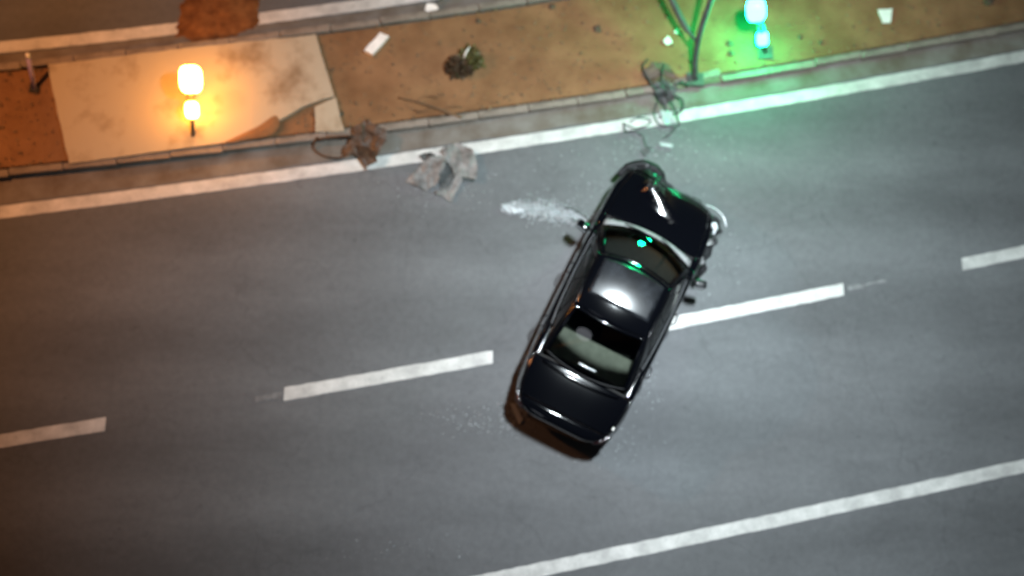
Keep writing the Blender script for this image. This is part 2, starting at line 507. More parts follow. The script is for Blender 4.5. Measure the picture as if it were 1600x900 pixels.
# ------------------------------------------------------------------ signals
def dome(bm, c, n, s, ax, r, depth):
    rings = []
    for k in range(5):
        th = k / 4 * math.pi / 2 * 0.96
        rr, dd = r * math.cos(th), r * depth * math.sin(th)
        rings.append([bm.verts.new(c + n * dd + (s * math.cos(u * math.pi / 10) + ax * math.sin(u * math.pi / 10)) * rr) for u in range(20)])
    for ra, rb in zip(rings, rings[1:]):
        for u in range(20):
            bm.faces.new((ra[u], ra[(u + 1) % 20], rb[(u + 1) % 20], rb[u]))
    bm.faces.new(rings[-1])
def signal(name, p_small, p_main, m, label, zs=0.45, zm=0.80, radii=(0.19, 0.12)):
    a = G(*p_small, zs); b = G(*p_main, zm)
    ax = (b - a).normalized()
    foot = a + ax * ((0.10 - a.z) / ax.z)
    t = empty(name, foot)
    tag(t, label, "traffic light", "lit traffic signals on the median")
    L = lambda p: p - foot
    cdir = (Vector((0, 0, CAM_H)) - b).normalized()
    # the face of the head: across the post axis, turned towards the carriageway below
    n = (Vector((-b.x * 0.6, -b.y, 5.0))).normalized()
    face = n                                       # the lenses have been knocked back and look upwards
    n = (n - ax * n.dot(ax)).normalized()
    s = ax.cross(n).normalized()
    up2 = face.cross(s).normalized()
    rot = Matrix((s, n, ax)).transposed()
    bm = bmesh.new(); box(bm, (0, 0, 0.01), (0.26, 0.26, 0.03), bevel=0.006); obj("base_plate", bm, M['steel'], t)
    bm = bmesh.new(); tube(bm, [(0, 0, 0), L(a) * 0.6, L((a + b) / 2) - face * 0.14], 0.032, 12); obj("post", bm, M['steel'], t, True)
    cen = (a + b) / 2 + ax * 0.04
    hl = (b - a).length
    bm = bmesh.new(); box(bm, L(cen) - face * 0.16, (0.14, 0.08, hl), rot, bevel=0.03)
    hd = obj("signal_head", bm, M['housing'], t)
    for q, r in ((b, radii[0]), (a, radii[1])):
        bm = bmesh.new(); dome(bm, L(q) - face * r * 0.6, face, s, up2, r * 0.8, 0.25); obj("lens_ring", bm, M['housing'], hd, True)
        bm = bmesh.new(); bmesh.ops.create_icosphere(bm, subdivisions=3, radius=r)
        for v in bm.verts:                          # squarish lamp faces, a little taller than wide
            u = v.co / r
            k = (abs(u.x) ** 3.5 + abs(u.y) ** 3.5 + abs(u.z) ** 3.5) ** (-1 / 3.5)
            u = u * k * r
            v.co = L(q) + s * u.x * 0.92 + face * u.y * 0.8 + up2 * u.z * 1.12
        obj("lens", bm, m[1], hd, True)
    return t
signal("traffic_signal", (300, 172), (298, 124), (None, M['amberled']), "glowing amber traffic signal standing over the pale concrete pad")
signal("traffic_signal", (1191, 61), (1181, 16), (None, M['greenled']), "glowing green traffic signal on the soil median near the shadow post", 0.5, 1.3, (0.16, 0.10))

# V of shadow beside the green signal, drawn as a dark bent post
t = empty("shadow_post", G(1086, 124, 0.1))
tag(t, "V of shadow on the median above the car, drawn as a dark bent post", "post")
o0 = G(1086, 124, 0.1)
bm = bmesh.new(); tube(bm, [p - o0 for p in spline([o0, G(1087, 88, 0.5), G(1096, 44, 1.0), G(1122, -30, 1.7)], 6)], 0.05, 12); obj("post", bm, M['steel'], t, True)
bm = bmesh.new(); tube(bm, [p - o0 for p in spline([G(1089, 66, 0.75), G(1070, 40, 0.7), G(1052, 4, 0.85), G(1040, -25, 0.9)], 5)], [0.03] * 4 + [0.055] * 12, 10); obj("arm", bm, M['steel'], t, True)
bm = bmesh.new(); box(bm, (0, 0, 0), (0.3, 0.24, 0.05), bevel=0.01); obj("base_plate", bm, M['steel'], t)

# slim pale post at the far left
b0 = G(54, 138, 0.1); b1 = G(43, 84, 0.62)
t = tag(empty("marker_post", b0), "slim pale violet marker post left of the concrete pad", "post")
bm = bmesh.new(); tube(bm, [(0, 0, 0), (b1 - b0) * 0.9], 0.035, 10); obj("post", bm, M['post'], t, True)
bm = bmesh.new(); tube(bm, [(b1 - b0) * 0.9, (b1 - b0)], [0.04, 0.03], 10); obj("cap", bm, M['white'], t, True)
bm = bmesh.new(); box(bm, (0, 0, 0.0), (0.16, 0.16, 0.04), bevel=0.008); obj("foot", bm, M['plastic'], t)
# ------------------------------------------------------------------ the crashed car
# car space: x forward, y to the left, z up, origin on the road under the middle of the car
def interp(x, xs, ys):
    xs = np.array(xs); ys = np.array(ys)
    # monotone-ish cubic (Catmull) interpolation
    i = int(np.clip(np.searchsorted(xs, x) - 1, 0, len(xs) - 2))
    h = xs[i + 1] - xs[i]
    def slope(k):
        if k == 0: return (ys[1] - ys[0]) / (xs[1] - xs[0])
        if k == len(xs) - 1: return (ys[-1] - ys[-2]) / (xs[-1] - xs[-2])
        a = (ys[k] - ys[k - 1]) / (xs[k] - xs[k - 1]); b = (ys[k + 1] - ys[k]) / (xs[k + 1] - xs[k])
        return 0.0 if a * b <= 0 else 2 * a * b / (a + b)
    t = (x - xs[i]) / h
    m0, m1 = slope(i) * h, slope(i + 1) * h
    return float((2 * t ** 3 - 3 * t ** 2 + 1) * ys[i] + (t ** 3 - 2 * t ** 2 + t) * m0 + (-2 * t ** 3 + 3 * t ** 2) * ys[i + 1] + (t ** 3 - t ** 2) * m1)
WX = [-2.16, -2.14, -2.08, -1.96, -1.74, -1.30, -0.4, 0.6, 1.3, 1.75, 2.0, 2.13, 2.19, 2.21]
WY = [0.40, 0.50, 0.62, 0.73, 0.805, 0.855, 0.875, 0.88, 0.875, 0.85, 0.79, 0.70, 0.60, 0.52]
DX = [-2.16, -2.156, -2.145, -2.08, -1.94, -1.3, 0.0, 1.15, 1.55, 1.85, 2.05, 2.15, 2.21]
DY = [0.70, 0.86, 0.920, 0.945, 0.958, 1.00, 0.975, 0.965, 0.935, 0.875, 0.80, 0.70, 0.52]
def halfw(x): return interp(x, WX, WY)
def deck(x): return interp(x, DX, DY)
def section(x):
    w, d = halfw(x), deck(x)
    zs = d - 0.045
    lo = 0.22 + 0.10 * max(0, abs(x) - 1.9) / 0.3
    pts = [(0.90 * w, lo), (0.965 * w, lo + 0.10), (1.0 * w, min(0.52, zs - .12)), (0.992 * w, min(0.68, zs - .07)),
           (0.962 * w, zs - 0.045), (0.915 * w, zs), (0.72 * w, d - 0.020), (0.4 * w, d - 0.004), (0.0, d)]
    return pts
_f = G(1052, 292, 0.6); _r = G(868, 668, 0.6); _c = G(961, 478, 0.6)
CAR_A = math.atan2(_f.y - _r.y, _f.x - _r.x)
CAR_M = Matrix.Translation((_c.x, _c.y, 0.004)) @ Matrix.Rotation(CAR_A, 4, 'Z')
def smooth(t): t = min(1, max(0, t)); return t * t * (3 - 2 * t)
FOLD_A, FOLD_B = (1.93, 0.36), (1.46, -0.22)     # the fold that runs across the buckled hood
FOLD_G = (0.213, -0.006)                           # slope of its rear side: it faces up and back
def hood_dent(x, y, z):
    """the front has been pushed in and the bonnet buckled"""
    if x > 1.0:
        k = min(1, (x - 1.0) / 0.9)
        (ax, ay), (bx, by) = FOLD_A, FOLD_B
        dx, dy = bx - ax, by - ay
        L = math.hypot(dx, dy)
        s = ((x - ax) * dx + (y - ay) * dy) / L
        q = ((x - ax) * -dy + (y - ay) * dx) / L          # > 0 ahead / right of the fold
        if z > 0.55:
            w = math.exp(-((q + 0.0) / (0.10 if q < 0 else 0.13)) ** 2) * smooth((s + 0.12) / 0.2) * smooth((L + 0.12 - s) / 0.2)
            zf = 0.955 + FOLD_G[0] * (x - 1.69) + FOLD_G[1] * (y - 0.07) - 0.22 * q * q
            z = z + (zf - z) * min(1, 1.5 * w) if zf > z - 0.02 else z
            z += 0.012 * k * (1 - w) * noise.noise(Vector((x * 3.1, y * 3.1, 1.7)))
        r = max(0, -y - 0.35) * k
        x -= 0.12 * r * r * 4 * k
        x += 0.10 * math.exp(-((y - 0.50) / 0.22) ** 2) * k * max(0, (x - 1.9) / 0.3)
        y += 0.015 * k * noise.noise(Vector((x * 5, z * 6, y * 3)))
    return x, y, z
VN = 5
def half_profile(x):
    P = spline([(0, a, b) for a, b in section(x)], VN)
    return [(p.y, p.z) for p in P]
SEAMS = [-1.95, -1.30, -0.98, -0.06, 0.98, 1.17, 2.06]
GAP = 0.007
xs = sorted(set([round(v, 4) for v in np.linspace(-2.16, 2.21, 114)]))
xs = [v for v in xs if all(abs(v - s) > 0.018 for s in SEAMS)] + [s + e for s in SEAMS for e in (-GAP, GAP)]
xs += [-2.155, -2.145, -2.135, -2.12, -2.10, 2.205, 2.198, 2.18]
xs = sorted(set(xs))
prof = {x: half_profile(x) for x in xs}
NP = len(prof[xs[0]])               # points on a half section
cols = list(range(NP)) + list(range(NP, 2 * NP - 1))
def vtx(i, j, sh=0.0):
    x = xs[i]
    side = 1
    k = j
    if j >= NP: k = 2 * NP - 2 - j; side = -1
    y, z = prof[x][k]
    y *= side
    if sh:
        y *= 1 - sh; z -= sh * (0.9 if z > 0.5 else 0); x = x * (1 - sh * 0.6)
    return Vector(hood_dent(x, y, z))
WHEELS = [(1.36, 0.32), (-1.34, 0.32)]
def in_arch(p, r=0.355):
    return abs(p.y) > 0.45 and any(math.hypot(p.x - wx, p.z - wz) < r for wx, wz in WHEELS)
DECK_J = 5 * VN                     # column where the shoulder is
def panel_of(i, j):
    x = (xs[i] + xs[i + 1]) / 2
    jj = j if j < NP - 1 else 2 * NP - 3 - j
    left = j < NP - 1
    for s in SEAMS:
        if s - GAP < x < s + GAP:
            if s in (-1.95, -1.30) and DECK_J <= jj: return None
            if s in (1.17, 2.06) and DECK_J + 2 <= jj: return None
            if s in (-0.98, -0.06, 0.98) and 2 <= jj < DECK_J: return None
    if jj >= DECK_J + 2 and 1.17 < x < 2.06: return "hood"
    if jj >= DECK_J and -1.95 < x < -1.30: return "boot_lid"
    if jj >= DECK_J + 3 and -1.30 < x < 1.17: return "hole"       # the cabin opening
    if 2 <= jj < DECK_J:
        if -0.06 < x < 0.98: return "front_door_" + ("l" if left else "r")
        if -0.98 < x < -0.06: return "rear_door_" + ("l" if left else "r")
    if x > 2.06 or (x > 1.95 and jj < 4): return "front_bumper"
    if x < -1.95 - GAP: return "rear_bumper"
    if x > 1.17 and jj < DECK_J + 2: return "fender_" + ("l" if left else "r")
    return "body"
car = empty("crashed_car")
tag(car, "black saloon car with a crumpled front stopped askew across the lanes", "car")
faces = {}
NJ = 2 * NP - 2
for i in range(len(xs) - 1):
    for j in range(NJ):
        c = (vtx(i, j) + vtx(i + 1, j) + vtx(i, j + 1) + vtx(i + 1, j + 1)) / 4
        if in_arch(c): continue
        p = panel_of(i, j)
        if p in (None, "hole"): continue
        faces.setdefault(p, []).append((i, j))
def grid_part(name, fl, m, sh=0.0, parent=car):
    idx, v, f = {}, [], []
    def g(i, j):
        if (i, j) not in idx:
            p = vtx(i, j, sh)
            if abs(p.y) > 0.45 and sh == 0:
                for wx, wz in WHEELS:
                    d = math.hypot(p.x - wx, p.z - wz)
                    if 0.31 < d < 0.385:
                        p.x = wx + (p.x - wx) * 0.355 / d; p.z = wz + (p.z - wz) * 0.355 / d
            idx[(i, j)] = len(v); v.append(p)
        return idx[(i, j)]
    for i, j in fl:
        f.append((g(i, j), g(i, j + 1), g(i + 1, j + 1), g(i + 1, j)))
    if name == "rear_bumper": f.append(tuple(g(0, j) for j in range(NJ, -1, -1)))
    if name == "front_bumper": f.append(tuple(g(len(xs) - 1, j) for j in range(NJ + 1)))
    o = pydata(name, v, f, m, parent, True)
    md = o.modifiers.new("thick", 'SOLIDIFY'); md.thickness = 0.006; md.offset = -1
    return o
doors = {}
for k, fl in faces.items():
    nm = {"front_door_l": "front_door", "front_door_r": "front_door", "rear_door_l": "rear_door", "rear_door_r": "rear_door",
          "fender_l": "fender", "fender_r": "fender"}.get(k, k)
    doors[k] = grid_part(nm, fl, M['car'])
doors["fender_r"]["label"] = "crumpled right front fender"
doors["front_bumper"]["label"] = "torn front bumper"
doors["hood"]["label"] = "buckled hood with a sharp crease"
# dark inner shell and floor, closes the panel gaps
inner = [(i, j) for i in range(len(xs) - 1) for j in range(NJ)
         if panel_of(i, j) != "hole" and not in_arch((vtx(i, j) + vtx(i + 1, j + 1)) / 2, 0.37)]
grid_part("inner_shell", inner, M['matte'], 0.03)
bm = bmesh.new(); box(bm, (0.05, 0, 0.26), (4.0, 1.40, 0.05), bevel=0.01); obj("floor_pan", bm, M['matte'], car)

def car_tube(name, pts, r, m, parent=car, n=8, sub=6):
    bm = bmesh.new(); tube(bm, spline(pts, sub) if len(pts) > 2 else pts, r, n)
    return obj(name, bm, m, parent, True)
# greenhouse patches
def lerp(a, b, t): return a + (b - a) * t
class Patch:
    """bilinear patch with bulges: corners c00 (u0v0) c10 c11 c01"""
    def __init__(s, c, bow_u=Vector(), bow_v=Vector(), e0=Vector(), e1=Vector()):
        s.c = [Vector(p) for p in c]; s.bu = bow_u; s.bv = bow_v; s.e0 = e0; s.e1 = e1
    def __call__(s, u, v):
        a = lerp(s.c[0], s.c[1], u); b = lerp(s.c[3], s.c[2], u)
        p = lerp(a + s.e0 * (4 * u * (1 - u)), b + s.e1 * (4 * u * (1 - u)), v)
        return p + s.bu * (4 * u * (1 - u)) * (4 * v * (1 - v)) + s.bv * (4 * v * (1 - v))
V3 = Vector
RW, RZ = 0.57, 1.385
WS = Patch([(1.00, 0.755, 0.935), (1.00, -0.755, 0.935), (0.43, -RW, RZ), (0.43, RW, RZ)], e0=V3((0.20, 0, 0.03)), e1=V3((0.085, 0, 0.045)), bow_v=V3((0.012, 0, 0.03)))
RF = Patch([(0.43, RW, RZ), (0.43, -RW, RZ), (-0.44, -RW, RZ), (-0.44, RW, RZ)], e0=V3((0.085, 0, 0.045)), e1=V3((-0.055, 0, 0.045)), bow_v=V3((0, 0, 0.055)))
BL = Patch([(-0.44, RW, RZ), (-0.44, -RW, RZ), (-1.20, -0.69, 0.985), (-1.20, 0.69, 0.985)], e0=V3((-0.055, 0, 0.045)), e1=V3((-0.13, 0, 0.022)), bow_v=V3((-0.015, 0, 0.045)))
SD = {s: Patch([(1.00, s * 0.755, 0.935), (-1.20, s * 0.69, 0.985), (-0.44, s * RW, RZ), (0.43, s * RW, RZ)], e0=V3((0, s * 0.055, -0.03)), e1=V3((0, s * 0.01, 0.012)), bow_v=V3((0, s * 0.025, 0.0))) for s in (1, -1)}
def patch_mesh(name, P, us, vs, m, drop=None, parent=car, off=0.0, thick=0.0, flip=False):
    v, f = [], []
    for a in us:
        for b in vs:
            p = P(a, b)
            if off:
                e = 1e-3
                n = (P(min(a + e, 1), b) - P(max(a - e, 0), b)).cross(P(a, min(b + e, 1)) - P(a, max(b - e, 0))).normalized()
                if n.dot(p - V3((0, 0, 1.0))) < 0: n = -n
                p = p + n * off
            v.append(p)
    nv = len(vs)
    for i in range(len(us) - 1):
        for j in range(nv - 1):
            if drop and drop((us[i] + us[i + 1]) / 2, (vs[j] + vs[j + 1]) / 2): continue
            f.append((i * nv + j, (i + 1) * nv + j, (i + 1) * nv + j + 1, i * nv + j + 1))
    o = pydata(name, v, f, m, parent, True)
    bm = bmesh.new(); bm.from_mesh(o.data)
    bmesh.ops.delete(bm, geom=[q for q in bm.verts if not q.link_faces], context='VERTS')
    bmesh.ops.recalc_face_normals(bm, faces=bm.faces)
    if bm.faces and sum((q.normal.dot(q.calc_center_median() - V3((0, 0, 0.9))) for q in bm.faces)) < 0:
        bmesh.ops.reverse_faces(bm, faces=bm.faces)
    bm.to_mesh(o.data); bm.free()
    for q in o.data.polygons: q.use_smooth = True
    if thick:
        md = o.modifiers.new("thick", 'SOLIDIFY'); md.thickness = thick; md.offset = -1
    return o
def lin(*seg):
    out = []
    for a, b, n in seg:
        out += list(np.linspace(a, b, n + 1))
    return sorted(set(round(float(q), 5) for q in out))
A_, B_ = 0.055, 0.945
u1 = lin((0, A_, 2), (A_, B_, 20), (B_, 1, 2)); v1 = lin((0, .06, 1), (.06, .95, 14), (.95, 1, 1))
inside = lambda u, v: A_ < u < B_ and .06 < v < .95
patch_mesh("windscreen_frame", WS, u1, v1, M['car'], inside, thick=0.02)
patch_mesh("windscreen", WS, lin((A_ - .012, B_ + .012, 22)), lin((.03, .962, 14)), M['glass'], off=0.004)
patch_mesh("rear_window_frame", BL, u1, v1, M['car'], inside, thick=0.02)
patch_mesh("rear_window", BL, lin((A_ - .012, B_ + .012, 22)), lin((.045, .962, 14)), M['glass'], off=0.004)
roof = patch_mesh("roof", RF, lin((0, 1, 26)), lin((0, 1, 22)), M['car'], thick=0.02)
patch_mesh("sunroof", RF, lin((.08, .92, 20)), lin((.08, .74, 12)), M['sunroof'], off=0.004, parent=roof, thick=0.008)
for s in (1, -1):
    us = lin((0, .17, 4), (.17, .475, 8), (.475, .505, 1), (.505, .76, 7), (.76, 1, 5)); vs = lin((0, .08, 1), (.08, .90, 9), (.90, 1, 1))
    patch_mesh("pillar_frame", SD[s], us, vs, M['car'], lambda u, v: (.17 < u < .475 or .505 < u < .76) and .08 < v < .90, thick=0.02)
    for a, b in ((.16, .478), (.502, .77)):
        patch_mesh("side_window", SD[s], lin((a, b, 8)), lin((.05, .92, 8)), M['glass'], off=0.004)
    car_tube("belt_trim", [SD[s](u, 0.03) + V3((0, s * 0.012, 0.0)) for u in lin((.06, .84, 12))], 0.009, M['chrome'], sub=2)
    car_tube("roof_trim", [SD[s](u, 0.985) + V3((0, s * 0.006, 0.008)) for u in lin((.02, .97, 12))], 0.010, M['car'], sub=2)
# cowl, wipers
def cow(u, v):
    a = V3((1.175 - 0.03, 0.74 - 1.48 * u, 0.945)) + V3((0.085, 0, 0.012)) * (4 * u * (1 - u)) - V3((0.10, 0, 0)) * (1 - 4 * u * (1 - u)) * .55
    b = WS(u, 0.035)
    return lerp(a, b, v) + V3((0, 0, 0.012))
patch_mesh("cowl_panel", cow, lin((0.02, 0.98, 20)), lin((0, 1, 4)), M['cowl'], thick=0.015)
for y0, y1 in ((0.42, -0.12), (-0.16, -0.62)):
    car_tube("wiper", [cow(0.5 - y0 / 1.48, 0.5) + V3((0, 0, .02)), WS(0.5 - (y0 + y1) / 3.0, 0.10) + V3((0.02, 0, .025)), WS(0.5 - y1 / 1.48, 0.14) + V3((.02, 0, .02))], 0.011, M['plastic'])
# boot lip and rear seals that catch the lamp
car_tube("boot_spoiler", [(-1.36, 0.62, 1.012), (-1.41, 0.3, 1.03), (-1.425, 0, 1.034), (-1.41, -0.3, 1.03), (-1.36, -0.62, 1.012)], [0.012] + [0.02] * 23 + [0.012], M['car'])
car_tube("window_seal", [BL(u, 0.975) + V3((0, 0, 0.012)) for u in (0.04, .25, .5, .75, .96)], 0.014, M['plastic'])
car_tube("brake_light", [BL(u, 0.80) + V3((-.012, 0, 0.012)) for u in (0.40, .5, .6)], 0.013, M['clearlens'])
# mirrors
for s, lab in ((1, None), (-1, "side mirror twisted out of place")):
    bm = bmesh.new()
    box(bm, (0.82, s * 0.97, 0.985), (0.13, 0.20, 0.135), Matrix.Rotation(s * -0.25, 3, 'Z'), bevel=0.045)
    mir = obj("side_mirror", bm, M['car'] if s > 0 else M['carbare'], car, True)
    if lab: mir["label"] = lab
    car_tube("mirror_arm", [(0.84, s * 0.83, 0.93), (0.83, s * 0.93, 0.955)], 0.028, M['plastic'], mir)
    bm = bmesh.new(); box(bm, (0.748, s * 0.975, 0.985), (0.008, 0.15, 0.09), Matrix.Rotation(s * -0.25, 3, 'Z')); obj("mirror_glass", bm, M['chrome'], mir)
# door handles
for k in ("front_door_l", "front_door_r", "rear_door_l", "rear_door_r"):
    s = 1 if k.endswith("l") else -1
    x = 0.08 if k.startswith("front") else -0.86
    w = halfw(x)
    car_tube("handle", [(x, s * (w * 0.985), 0.80), (x + 0.03, s * (w * 0.985 + .03), 0.805), (x + 0.15, s * (w * .985 + .03), 0.805), (x + 0.19, s * (w * 0.985), 0.80)], 0.013, M['car'], doors[k])
# lights
def lens(name, pts, m, r):
    return car_tube(name, pts, r, m, n=10)
lens("headlight", [(1.93, 0.73, 0.70), (2.06, 0.66, 0.68), (2.17, 0.52, 0.65)], M['clearlens'], [0.03] * 6 + [0.05] * 6 + [0.04])
o = lens("headlight", [(1.74, -0.86, 0.74), (1.83, -0.84, 0.77), (1.90, -0.78, 0.76)], M['clearlens'], [0.02] * 6 + [0.045] * 6 + [0.02]); o["label"] = "broken headlight hanging loose"
for s in (1, -1):
    lens("tail_light", [(-1.90, s * 0.755, 0.80), (-2.02, s * 0.68, 0.80), (-2.10, s * 0.56, 0.79)], M['redlens'], [0.02] * 6 + [0.04] * 6 + [0.035])
bm = bmesh.new(); box(bm, (-1.80, -0.735, 0.935), (0.05, 0.025, 0.02), bevel=0.006); obj("white_dot", bm, M['white'], car)  # small white block standing in for a bright dot of light at the tail
# wheels
for wx, wz in WHEELS:
    for s in (1, -1):
        w = empty("wheel", (wx, s * 0.755, wz)); w.parent = car
        tilt = Matrix.Rotation(-0.35, 3, 'Z') if wx > 0 else Matrix.Identity(3)
        ring = []
        bm = bmesh.new()
        prf = [(0.20, -.095), (0.27, -.105), (0.305, -.095), (0.315, -.05), (0.315, .05), (0.305, .095), (0.27, .105), (0.20, .095)]
        for k in range(28):
            a = 2 * math.pi * k / 28
            ring.append([bm.verts.new(tilt @ V3((r * math.cos(a), yy, r * math.sin(a)))) for r, yy in prf])
        for k in range(28):
            q, q2 = ring[k], ring[(k + 1) % 28]
            for n_ in range(len(prf)):
                bm.faces.new((q[n_], q[(n_ + 1) % len(prf)], q2[(n_ + 1) % len(prf)], q2[n_]))
        bmesh.ops.recalc_face_normals(bm, faces=bm.faces)
        obj("tyre", bm, M['rubber'], w, True)
        bm = bmesh.new()
        tube(bm, [tilt @ V3((0, s * 0.06, 0)), tilt @ V3((0, s * 0.095, 0))], 0.05, 12)
        for k in range(5):
            a = 2 * math.pi * k / 5
            tube(bm, [tilt @ V3((0.03 * math.cos(a), s * .085, 0.03 * math.sin(a))), tilt @ V3((0.205 * math.cos(a), s * .08, 0.205 * math.sin(a)))], [0.028, 0.022], 8)
        tube(bm, [tilt @ V3((0, s * -.09, 0)), tilt @ V3((0, s * 0.03, 0))], 0.20, 20)
        obj("rim", bm, M['alloy'], w)
# interior
bm = bmesh.new(); box(bm, (0.83, 0, 0.84), (0.40, 1.38, 0.14), bevel=0.05); obj("dashboard", bm, M['seat'], car, True)
bm = bmesh.new(); box(bm, (-0.98, 0, 0.955), (0.46, 1.24, 0.03), bevel=0.01); obj("rear_shelf", bm, M['shelf'], car)
for y in (0.36, -0.36):
    st = empty("front_seat", (0.0, y, 0.0)); st.parent = car
    bm = bmesh.new(); box(bm, (0.18, 0, 0.45), (0.5, 0.5, 0.16), bevel=0.05); obj("cushion", bm, M['seat'], st, True)
    bm = bmesh.new(); box(bm, (-0.12, 0, 0.74), (0.14, 0.48, 0.55), Matrix.Rotation(-0.28, 3, 'Y'), bevel=0.05); obj("backrest", bm, M['seat'], st, True)
    bm = bmesh.new(); box(bm, (-0.22, 0, 1.08), (0.10, 0.26, 0.16), bevel=0.04); obj("headrest", bm, M['seat'], st, True)
st = empty("rear_seat", (-0.68, 0, 0)); st.parent = car
bm = bmesh.new(); box(bm, (0.12, 0, 0.45), (0.5, 1.2, 0.16), bevel=0.05); obj("cushion", bm, M['seat'], st, True)
bm = bmesh.new(); box(bm, (-0.15, 0, 0.72), (0.14, 1.2, 0.5), Matrix.Rotation(-0.30, 3, 'Y'), bevel=0.05); obj("backrest", bm, M['seat'], st, True)
bm = bmesh.new()
sw = [V3((0.52 + 0.08 * math.sin(a), 0.36 + 0.18 * math.cos(a), 0.86 + 0.16 * math.sin(a))) for a in np.linspace(0, 2 * math.pi, 25)]
tube(bm, sw, 0.014, 6, cap=False); obj("steering_wheel", bm, M['plastic'], car, True)

# crash damage at the front
def crumple(name, pts, m, parent, amp=0.04, seed=1, thick=0.006, cuts=5, label=None):
    """ragged bent sheet from an outline in 3D"""
    bm = bmesh.new()
    vs = [bm.verts.new(p) for p in pts]
    c = bm.verts.new(sum((V3(p) for p in pts), V3()) / len(pts))
    for a, b in zip(vs, vs[1:] + vs[:1]): bm.faces.new((a, b, c))
    bmesh.ops.subdivide_edges(bm, edges=bm.edges[:], cuts=cuts, use_grid_fill=True)
    bmesh.ops.triangulate(bm, faces=bm.faces[:])
    for v in bm.verts:
        n = V3((noise.noise(v.co * 3 + V3((seed, 0, 0))), noise.noise(v.co * 3 + V3((0, seed, 5))), noise.noise(v.co * 4 + V3((9, 0, seed)))))
        n2 = V3((noise.noise(v.co * 9 + V3((seed, 3, 0))), noise.noise(v.co * 9 + V3((4, seed, 5))), noise.noise(v.co * 9 + V3((9, 6, seed)))))
        n3 = noise.noise(v.co * 22 + V3((seed, 1, 2)))
        v.co += n * amp + n2 * amp * 0.6 + V3((0, 0, n3 * amp * 0.25))
    o = obj(name, bm, m, parent)
    md = o.modifiers.new("thick", 'SOLIDIFY'); md.thickness = thick; md.offset = 0
    if label: o["label"] = label
    return o
# bumper torn forward at the left front corner
b_pts = [(2.00, 0.84, 0.52), (2.17, 0.78, 0.56), (2.33, 0.60, 0.58), (2.37, 0.40, 0.55), (2.30, 0.22, 0.50), (2.20, 0.16, 0.48)]
car_tube("bumper_bar", b_pts, [0.05] * 6 + [0.065] * 6 + [0.075] * 6 + [0.085] * 6 + [0.06] * 7, M['plastic'])
crumple("bumper_skin", [(2.05, 0.72, .60), (2.2, .70, .63), (2.36, .48, .62), (2.33, .26, .60), (2.20, .22, .66), (2.16, .50, .70)], M['carbare'], car, 0.05, 3)
crumple("bumper_skin", [(2.22, 0.64, .50), (2.28, .58, .60), (2.32, .50, .52), (2.24, .46, .46)], M['bare'], car, 0.03, 6)
crumple("grille_piece", [(2.14, 0.25, .45), (2.26, .12, .50), (2.22, -.25, .52), (2.12, -.5, .50), (2.08, -.1, .40)], M['plastic'], car, 0.06, 8)
# right front corner: split fender, dangling trim
car_tube("trim_strip", [(2.18, -0.58, .62), (2.17, -0.74, .66), (2.10, -0.89, .68), (1.98, -1.00, .66)], [0.008] * 4 + [0.011] * 14 + [0.007], M['clearlens'])
crumple("fender_scrap", [(2.12, -0.72, .55), (2.06, -.92, .60), (1.90, -1.00, .56), (1.78, -.92, .45), (1.90, -.78, .62)], M['carbare'], car, 0.06, 11)
crumple("fender_scrap", [(1.82, -0.84, .68), (1.72, -.97, .62), (1.45, -.98, .58), (1.22, -.92, .60), (1.30, -.84, .72), (1.6, -.80, .76)], M['carbare'], car, 0.07, 14)
crumple("fender_scrap", [(1.28, -0.88, .70), (1.18, -.98, .66), (0.98, -.96, .62), (1.04, -.86, .74)], M['plastic'], car, 0.05, 17)
crumple("torn_metal", [(1.92, -0.80, .70), (1.86, -.90, .69), (1.80, -.86, .72)], M['bare'], car, 0.03, 19, cuts=2)
crumple("torn_metal", [(1.66, -0.84, .77), (1.60, -.90, .75), (1.52, -.86, .78), (1.58, -.82, .79)], M['bare'], car, 0.03, 23, cuts=2)
crumple("torn_metal", [(1.30, -0.86, .82), (1.22, -.93, .80), (1.16, -.88, .83)], M['cowl'], car, 0.03, 29, cuts=2)
car_tube("torn_cable", [(2.05, -.60, .55), (2.18, -.50, .60), (2.24, -.42, .52), (2.20, -.32, .58)], 0.012, M['wire'])
# place the car
car.rotation_euler.z = CAR_A
car.location = (_c.x, _c.y, 0.004)
car.scale.y = 1.04
#ENDCAR
# ------------------------------------------------------------------ debris of the crash
def thing_sheet(name, label, cat, px, m, z=0.05, amp=0.04, seed=1, thick=0.008, cuts=3, group=None, zz=None):
    P = [G(a, b, z if zz is None else zz[i]) for i, (a, b) in enumerate(px)]
    c = sum(P, V3()) / len(P)
    c.z = 0
    t = empty(name, c)
    tag(t, label, cat, group)
    return t, [p - c for p in P], c
def lone_sheet(name, label, cat, px, m, z=0.05, amp=0.03, seed=1, thick=0.01, cuts=2, group=None, zz=None):
    P = [G(a, b, z if zz is None else zz[i]) for i, (a, b) in enumerate(px)]
    c = sum(P, V3()) / len(P); c.z = min(p.z for p in P)
    o = crumple(name, [p - c for p in P], m, None, amp, seed, thick, cuts)
    o.location = c
    return tag(o, label, cat, group)
